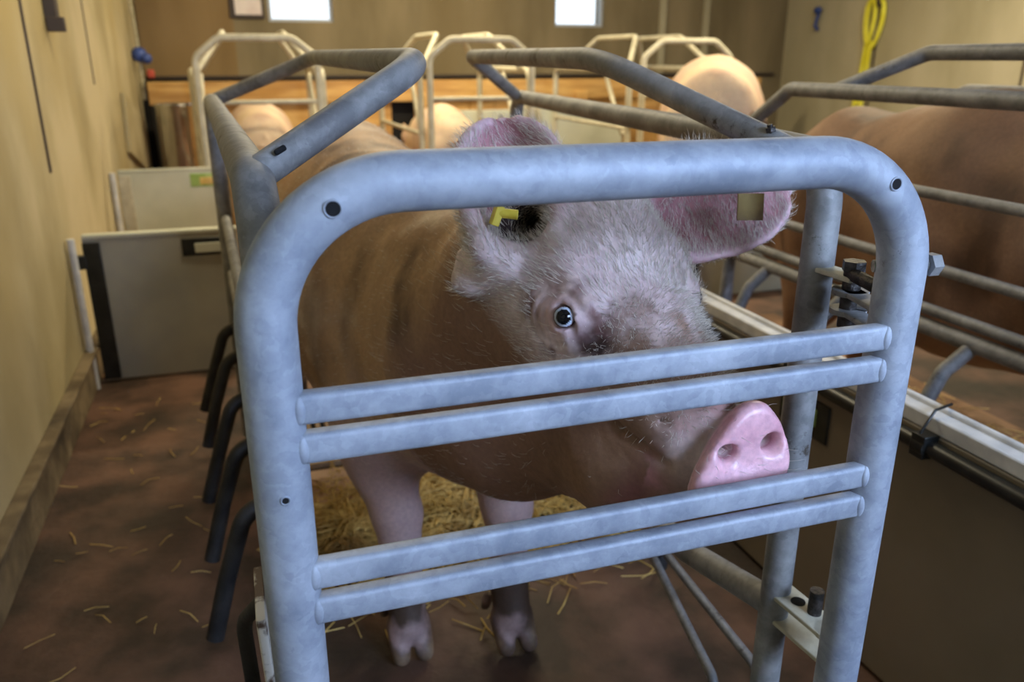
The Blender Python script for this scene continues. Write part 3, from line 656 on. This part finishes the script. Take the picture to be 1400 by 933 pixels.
    base = np.concatenate([base]+[e[0] for e in earsel]); nr = np.concatenate([nr]+[e[1] for e in earsel])
    lay = np.concatenate([lay]+[-tocam*.8+np.array((0, .2, .2))+(RNG.random((900, 3))-.5)*1.0 for e in earsel]); Ln = np.concatenate([Ln]+[.010+.012*RNG.random(900) for e in earsel])
    d1 = nr*.55+lay*.6; d1 /= np.linalg.norm(d1, axis=1)[:, None]; d2 = nr*.25+lay; d2 /= np.linalg.norm(d2, axis=1)[:, None]
    p1 = base+d1*(Ln*.5)[:, None]; p2 = p1+d2*(Ln*.5)[:, None]
    u = np.cross(d1, RNG.random((len(base), 3))-.5); u /= np.linalg.norm(u, axis=1)[:, None]; v = np.cross(d1, u); HR = .00030
    ring = [u, -.5*u+.866*v, -.5*u-.866*v]; n = len(base)
    VV = np.concatenate([base+q*HR for q in ring]+[p1+q*HR*.75 for q in ring]+[p2]); I = np.arange(n); T = []
    for k in range(3):
        k2 = (k+1) % 3; T += [np.stack([k*n+I, k2*n+I, (3+k2)*n+I], 1), np.stack([k*n+I, (3+k2)*n+I, (3+k)*n+I], 1), np.stack([(3+k)*n+I, (3+k2)*n+I, 6*n+I], 1)]
    T = np.concatenate(T)
    mh = mat('bristle', (.62, .55, .46), rough=.45)
    hb = np_mesh('bristles', VV, T, None, mh, o); tag(hb, kind='stuff')
    # eyes
    for s in (-1, 1):
        q = 1 if s < 0 else .66; e = H(EYE[0], s*abs(EYE[1])*.93*q, EYE[2]); out = nz(HL*s*.86+HF*.25+HU*.30); ctr = e+out*.0095
        g = nz(camv-ctr) if s < 0 else nz(out-np.array((0, .4, 0))); g = nz(g*.8+out*.2)
        bmx = MB(); bmx.ball((0, 0, 0), .0135, 24)
        me = bpy.data.meshes.new('eye'); me.from_pydata([Vector(x)+Vector(ctr) for x in bmx.v], [], bmx.f); me.update()
        c = np.array([x for x in bmx.v]); dt = (c@g)/.0135
        cc = mixc(np.tile((.10, .045, .04), (len(c), 1)), (.50, .56, .66), (dt-.50)*30); cc = mixc(cc, (.003, .003, .004), (dt-.74)*60)
        at_ = me.color_attributes.new('col', 'FLOAT_COLOR', 'POINT'); at_.data.foreach_set('color', np.concatenate([cc, np.full((len(c), 1), .08)], 1).astype(np.float32).ravel())
        link('eye', me, M_EYE, o)
    return o, eR, eL
M_EYE = skin_mat('wet_eye', bump=0)
SOW, eR, eL = near_sow()
# ear tags
t1 = empty('ear_tag', (.302, .352, .966)); t1.parent = SOW; bpy.data.objects.remove(t1)
def tagR(b):
    b.box((.275, .262, .988), (.010, .012, .024), Matrix.Rotation(R(20), 3, 'Y')); b.tube([(.277, .262, .991), (.298, .252, .989)], .0058, n=14)
one('ear_tag', M_TAG, tagR, SOW, bevel=.001)
def tagL(b):
    q = nz(camv-np.array((.68, .33, .97))); u = np.array(rgt); v = np.cross(q, u)
    b.bar(Vector((.617, .256, .998)), Vector((.617, .256, .998))-Vector(v)*.036, .034, .004, tuple(u))
one('ear_tag', M_TAG2, tagL, SOW, bevel=.001)
# ------------------------------------------------------------------ plain standing pig for the others
def standing_pig(vox, cols, seed, headz=.55):
    f = Field(np.arange(-.33, .33, vox), np.arange(-.12, 1.95, vox), np.arange(-.03, 1.12, vox)); ZS = (1, 1, 1.28)
    f.cone((0, .16, .74), (0, .65, .74), .205, .235, .06, ZS); f.cone((0, .65, .74), (0, 1.15, .70), .235, .21, .06, ZS)
    f.cone((0, 1.15, .70), (0, 1.42, .64), .21, .145, .06, ZS); f.ell((0, .65, .56), (.20, .5, .17), .06)
    for s in (-1, 1):
        f.ell((s*.13, .12, .60), (.10, .18, .25), .05); f.cone((s*.15, .14, .44), (s*.15, .02, .27), .08, .05, .04); f.cone((s*.15, .02, .27), (s*.15, .08, .05), .042, .034, .02); f.cone((s*.15, .09, .05), (s*.15, .12, .02), .036, .03, .02)
        f.ell((s*.12, 1.12, .55), (.085, .14, .22), .05); f.cone((s*.13, 1.12, .42), (s*.13, 1.17, .28), .065, .045, .04); f.cone((s*.13, 1.17, .28), (s*.13, 1.16, .05), .042, .034, .02); f.cone((s*.13, 1.17, .05), (s*.13, 1.2, .02), .036, .03, .02)
        f.cone((s*.10, 1.45, headz+.17), (s*.19, 1.44, headz+.34), .022, .012, .02, (1.6, 1, 1)); f.ell((s*.15, 1.45, headz+.24), (.062, .014, .09), .012)
        f.ell((s*.055, 1.58, headz+.0), (.05, .10, .08), .04)
    f.ell((0, 1.50, headz+.08), (.115, .14, .12), .05); f.cone((0, 1.54, headz+.06), (0, 1.79, headz-.08), .09, .05, .04)
    f.cone((0, 1.79, headz-.08), (0, 1.81, headz-.10), .054, .054, .01); f.cone((0, 1.5, headz-.04), (0, 1.76, headz-.14), .08, .035, .04)
    t = np.linspace(0, 9, 40); tail = np.stack([.025*np.sin(t*1.4), -.03-.008*t, .88-.02*t+.02*np.cos(t*1.4)], 1); f.cloud(tail, .011, .02)
    V, Q = f.mesh(); V = smooth_verts(V, Q, 2, .5); N = vnormals(V, Q); V = V+N*((fbm(V, 5, 3, seed)-.5)*.03)[:, None]*np.clip(V[:, 2]/.4, 0, 1)[:, None]
    n1 = fbm(V, 4, 5, seed)[:, None]; n2 = fbm(V*np.array((1, 1, .4)), 9, 4, seed+4)[:, None]
    c = np.array(cols[0])*(1-np.clip((n1-.4)*4, 0, 1))+np.array(cols[1])*np.clip((n1-.4)*4, 0, 1); k = np.clip((n2-.56)*6, 0, 1); c = c*(1-k)+np.array(cols[2])*k
    return V, Q, np.concatenate([c, np.full((len(V), 1), .65)], 1)
V, Q, C4 = standing_pig(.013, ((.30, .165, .085), (.20, .10, .048), (.10, .05, .024)), 3., .62)
nb = np_mesh('sow', V, Q, C4, M_SKIN); nb.location = (1.80, .30, 0); nb.scale = (1, 1, 1.035); tag(nb, 'brown muddy sow standing in the crate at the right edge', 'pig')
V, Q, C4 = standing_pig(.018, ((.72, .54, .36), (.64, .45, .32), (.55, .36, .26)), 9., .52)
fp = np_mesh('sow', V, Q, C4, M_SKIN)
fp.location = (2.30, 3.10, 0); fp.rotation_euler = (0, 0, R(-30)); fp.scale = (1.15, .45, 1.12); tag(fp, 'clean cream pink sow with a rounded back standing in front of the right wall', 'pig')
for (x, y, rz, s, lb) in ((.12, 4.1, 0, .88, 'pale sow inside the far crate at the left, behind the near crate'), (1.28, 4.35, 0, .84, 'pale pink sow inside the middle far crate, just left of the raised ear')):
    c = fp.copy(); sc.collection.objects.link(c); c.location = (x, y, 0); c.rotation_euler = (0, 0, rz); c.scale = (s, s*.75, s); tag(c, lb, 'pig')
# ------------------------------------------------------------------ neighbour crate on the right
nc = empty('farrowing_crate', (1.75, .5, 0), 'grey tube sow crate around the brown sow at the right edge', 'animal crate')
def ntube(name, pts, r, rad=.05, m=M_DIRTY, par=nc): return one(name, m, lambda b: b.tube(pts, r, rad, n=16, seg=6), par)
s1 = ntube('side_panel', [(1.42, -.3, .05), (1.42, -.3, 1.086), (1.42, 1.29, 1.086), (1.42, 1.47, .98), (1.42, 1.55, .05)], .0185, [0, .07, .05, .05, 0])
for z, r in ((.885, .0125), (.728, .0125), (.635, .0125), (.595, .0185)): ntube('rail', [(1.42, -.3, z), (1.42, 1.53, z)], r, 0, M_DIRTY, s1)
ntube('anti_jump_loop', [(1.44, -.25, 1.09), (1.52, -.1, 1.176), (1.52, .93, 1.176), (1.44, 1.13, 1.09)], .0172, [0, .05, .06, 0], M_DIRTY, s1)
for y in (.58, .98, 1.30): ntube('bow_finger', [(1.42, y, .59), (1.37, y+.02, .53), (1.33, y+.03, .42), (1.33, y+.03, .22)], .0165, .05, M_DIRTY, s1)
s2 = ntube('side_panel', [(2.18, -.3, .05), (2.18, -.3, 1.07), (2.18, 1.45, 1.07), (2.18, 1.55, .98), (2.18, 1.55, .05)], .0185, .07)
ntube('anti_jump_loop', [(2.16, -.25, 1.08), (2.08, -.1, 1.16), (2.08, .70, 1.16), (2.16, .85, 1.08)], .0172, .06, M_DIRTY, s2)
for z in (.88, .7): ntube('rail', [(2.18, -.3, z), (2.18, 1.53, z)], .0125, 0, M_DIRTY, s2)
g2 = ntube('rear_gate', [(1.46, 1.56, .05), (1.46, 1.56, .8), (2.14, 1.56, .8), (2.14, 1.56, .05)], .015, .1)
tag(one('feed_pipe', M_BLACKP, lambda b: b.tube([(1.3, -.4, .42), (1.3, .70, .42), (1.32, .80, .44), (1.33, .82, .30)], .012, .04, n=12)), 'thin dark pipe running low beside the brown sow\'s crate', 'pipe')
# ------------------------------------------------------------------ far crates
def far_crate(label):
    e = empty('farrowing_crate', (0, 0, 0), label, 'animal crate', 'pale dusty crates in the far row')  # pale tone is warm light carried by the tube colour
    def t(name, pts, r=.019, rad=.07, par=None): return one(name, M_OLD, lambda b: b.tube(pts, r, rad, n=12, seg=5), par or e)
    t('end_frame', [(0, 0, .02), (0, 0, 1.17), (.12, 0, 1.265), (.48, 0, 1.265), (.60, 0, 1.17), (.60, 0, .02)])
    for s, x in ((1, 0), (-1, .6)):
        p = t('side_panel', [(x-.03*s, .12, .02), (x-.03*s, .12, 1.10), (x-.06*s, 1.3, 1.10), (x-.06*s, 1.3, .0)])
        t('anti_jump_loop', [(x, .2, 1.11), (x+.14*s, .4, 1.30), (x+.14*s, 1.0, 1.30), (x, 1.2, 1.11)], .017, .06, p)
        for z in (.75, .45): t('rail', [(x-.03*s, .12, z), (x-.06*s, 1.3, z)], .013, 0, p)
        t('brace', [(x, .25, .70), (x+.0*s, .55, 1.08)], .014, 0, p)
    t('rung', [(0, 0, .95), (.6, 0, .95)], .012, 0); t('rung', [(0, 0, .62), (.6, 0, .62)], .012, 0)
    return e
fc0 = far_crate('pale cream crate in the far row, the left one beyond the pen boards'); fc0.location = (-.17, 3.95, 0)
for x, lb in ((1.04, 'pale cream crate in the far row, the middle one below the space between the windows'), (2.35, 'pale cream crate in the far row, the right one nearest the right wall')):
    c = copy_tree(fc0); c.location = (x, 4.0, 0); c['label'] = lb
# ------------------------------------------------------------------ timber partition with feeder opening
tp = empty('timber_partition', (1.7, 5.6, 0), 'orange timber partition running along the back behind the far crates', 'partition')
def boards(b):
    x = -.50
    while x < 4.2:
        if abs(x-1.08) > .16: b.box((x+.10, 5.6, .44), (.196, .03, .88))
        else: b.box((x+.10, 5.6, .28), (.196, .03, .55))
        x += .2
one('boarding', M_WOOD, boards, tp, bevel=.003)
one('top_plank', M_WOOD, lambda b: b.box((1.85, 5.585, .94), (4.8, .06, .15)), tp, bevel=.005)
for x in (.80, 1.32, 2.6, 3.7): one('post', M_WOOD, lambda b: b.box((x, 5.56, .46), (.10, .08, .92)), tp, bevel=.005)
one('dark_opening', M_HOLE, lambda b: b.box((1.10, 5.62, .70), (.36, .02, .32)), tp)
struct(one('trim_6', M_FRAME, lambda b: b.tube([(-.6, 6.17, 1.03), (4.8, 6.17, 1.03)], .014, n=10)))
struct(one('trim_7', M_HOLE, lambda b: b.box((XL+.03, 6.0, .5), (.05, .3, 1.0))))  # near-black box painted in for the darkness of the gap at the wall's end
# steel drum / feeder at far left
def drum(b):
    n = 28; pr = [(0, .40), (.105, .40), (.115, .42), (.115, .86), (.125, .875), (.118, .885), (.105, .87), (.100, .45), (0, .45)]
    vs = [Vector((-.385+r_*math.cos(2*math.pi*k/n), 5.35+r_*math.sin(2*math.pi*k/n), z)) for r_, z in pr for k in range(n)]
    b.add(vs, [(i*n+k, i*n+(k+1) % n, (i+1)*n+(k+1) % n, (i+1)*n+k) for i in range(len(pr)-1) for k in range(n)])
fd = empty('feed_bin', (-.385, 5.35, 0), 'shiny steel feed bin in front of the timber partition at the far left', 'bin')
one('bin_body', M_STEEL, drum, fd)
one('bin_stand', M_FRAME, lambda b: [b.tube([(-.385+.09*math.cos(a), 5.35+.09*math.sin(a), .0), (-.385+.09*math.cos(a), 5.35+.09*math.sin(a), .42)], .012, n=8) for a in (0.5, 2.1, 3.6, 5.2)], fd)
# things on the walls
bl = empty('cord_pull', (-.58, 5.6, 1.18), 'blue plastic handle hanging on a pale cord beside the left wall', 'cord pull')
one('handle', M_BLUEP, lambda b: (b.ball((-.575, 5.6, 1.19), .05, 8, (1, 1.2, 1)), b.ball((-.53, 5.56, 1.165), .035, 8)), bl)
one('cord', M_ROPE, lambda b: b.tube([(-.585, 5.5, 2.5), (-.585, 5.55, 1.6), (-.575, 5.6, 1.22), (-.58, 5.6, .90)], .010, n=8), bl)
tag(one('cord_clip', M_RED, lambda b: b.box((-.56, 6.10, 1.06), (.05, .04, .06)), bevel=.01), 'small red clip on the left end of the far wall line', 'clip')
tag(one('wall_bracket', M_FRAME, lambda b: (b.box((XL+.02, 2.88, 1.42), (.04, .07, .24)), b.box((XL+.035, 2.84, 1.28), (.06, .03, .05))), bevel=.004), 'dark rusty bracket high on the left wall', 'bracket')
tag(one('plywood_panel', M_WALL, lambda b: b.box((XL+.014, 5.0, .72), (.024, .8, .34), Matrix.Rotation(R(-14), 3, 'X')), bevel=.004), 'slanted plywood piece on the left wall above the farther pen board', 'board')
pc = empty('poster', (.17, YF-.02, 1.62), 'framed pinkish print left of the first window on the far wall', 'picture')
one('frame', M_FRAME, lambda b: b.box((.155, YF-.012, 1.65), (.25, .02, .40)), pc, bevel=.003)
one('print', M_PAPER, lambda b: b.box((.165, YF-.026, 1.65), (.19, .01, .35)), pc)
# yellow hose coil on the right wall
hz = empty('hose_coil', (4.85, 4.98, 1.0), 'yellow hose coiled over a hook on the right wall', 'hose')
def coil(b):
    for k, (ry, rz, dy) in enumerate(((.135, .20, .0), (.10, .19, -.015), (.075, .17, .02), (.04, .16, .0))):
        P_ = [(4.875-.012*k, 5.03+dy+ry*math.sin(t)*(.75+.25*math.cos(t)), 1.44+rz*math.cos(t)) for t in np.linspace(0, 2*math.pi, 30)]
        b.tube(P_, .0105, n=8)
    for k, (y0, y1) in enumerate(((5.06, 5.10), (5.03, 5.05), (5.0, 5.02), (5.05, 5.12))):
        b.tube([(4.87-.01*k, y0, 1.30), (4.87, (y0+y1)/2+.02, 1.05), (4.87-.01*k, y1, .80-.05*k)], .0105, .3, n=8)
one('hose', M_YEL, coil, hz)
one('hook', M_FRAME, lambda b: b.tube([(4.9, 4.95, 1.66), (4.82, 4.95, 1.62), (4.82, 4.95, 1.56), (4.86, 4.95, 1.55)], .012, .02, n=8), hz)
tag(one('wall_hook', M_BLUEP, lambda b: (b.ball((4.86, 5.72, 1.56), .045, 8, (.6, 1, .7)), b.tube([(4.88, 5.72, 1.56), (4.85, 5.72, 1.44), (4.88, 5.72, 1.40)], .015, n=8))), 'small dark blue hook on the right wall left of the yellow hose', 'hook')
# lamps
for (x, y, lb) in ((.5, 2.3, 'white tube lamp on the ceiling above the near crate'), (1.2, 4.6, 'white tube lamp on the ceiling above the far crates'), (3.3, 3.2, 'white tube lamp on the ceiling above the right pens')):
    tag(one('ceiling_lamp', M_WHITE, lambda b: b.box((x, y, 2.53), (1.3, .16, .10)), bevel=.01), lb, 'lamp')
# ------------------------------------------------------------------ straw
def straw(name, n, fn, label, L=(.03, .10), r=.0013):
    V = []; F = []; 
    for i in range(n):
        p = Vector(fn()); a = random.random()*6.28; el = (random.random()-.5)*.5; d = Vector((math.cos(a)*math.cos(el), math.sin(a)*math.cos(el), math.sin(el))); l = L[0]+random.random()*(L[1]-L[0])
        q = p+d*l*.5+Vector((random.uniform(-1, 1), random.uniform(-1, 1), random.uniform(-.3, 1)))*l*.10; e = p+d*l
        e.z = max(e.z, r); q.z = max(q.z, r); s = d.cross(Vector((0, 0, 1))).normalized()*r*random.uniform(.7, 1.8); u = Vector((0, 0, r)); o = len(V)
        for c in (p, q, e): V += [c+s, c+u, c-s, c-u]
        for k in (0, 4):
            for j in range(4): F.append((o+k+j, o+k+(j+1) % 4, o+k+4+(j+1) % 4, o+k+4+j))
    me = bpy.data.meshes.new(name); me.from_pydata([tuple(v) for v in V], [], F); me.update(); o = link(name, me, M_STRAW)
    return tag(o, label, 'straw', None, 'stuff')
def heap(cx, cy, sx, sy, h):
    def g():
        x = max(-1.9, min(1.9, random.gauss(0, 1))); y = random.gauss(0, 1); return (cx+sx*x, cy+sy*y, .006+h*math.exp(-(x*x+y*y)*.6)*random.random())
    return g
straw('straw_bedding', 5200, heap(.45, 1.24, .22, .15, .07), 'golden straw heap on the floor under the near sow')
straw('straw_bedding', 1600, heap(.16, 1.18, .07, .08, .06), 'bright yellow straw beside the left side panel of the near crate')
straw('straw_bedding', 900, heap(1.42, 1.0, .09, .5, .03), 'straw on the pen floor behind the brown divider')
straw('straw_bedding', 2600, heap(1.98, 1.05, .16, .35, .05), 'golden straw under and beyond the brown sow at the right edge')
straw('loose_straw', 60, lambda: (random.uniform(-.55, -.15), random.uniform(.2, 2.3), .004), 'few loose straws on the dark left passage floor', (.02, .07), .0009)
tag(one('rubber_mat', M_PENF, lambda b: b.box((1.75, 1.0, .006), (1.2, 3.0, .012)), bevel=.003), 'tan floor mat in the pen behind the brown divider', 'mat')
# slotted grate and solid creep floor inside the crate
def grate(b):
    x0, x1, y0, y1 = -.02, .50, 1.62, 2.05
    n = 17; wd = (x1-x0)/n
    for i in range(n): b.box((x0+wd*(i+.5), (y0+y1)/2, .008), (wd*.52, y1-y0, .016))
    for y in (y0, (y0+y1)/2, y1): b.box(((x0+x1)/2, y, .008), (x1-x0, .03, .017))
GR_ = tag(one('floor_grate', M_GRATE, grate, bevel=.002), 'slotted floor grate under the rear of the near sow', 'grate')
one('pit', M_HOLE, lambda b: b.box((.24, 1.835, .0015), (.52, .43, .003)), GR_)
tag(one('floor_mat', mat('lit_peach_plastic_floor', (.50, .30, .17), (.60, .38, .23), scale=6, rough=.55), lambda b: b.box((.24, 1.40, .004), (.54, .36, .008)), bevel=.002), 'plastic floor slab with a warm lit tone painted in, in front of the slotted grate', 'mat')  # lamp-lit patch of solid floor, its brightness put into the peach colour
print('VERTS', len(SOW.data.vertices))
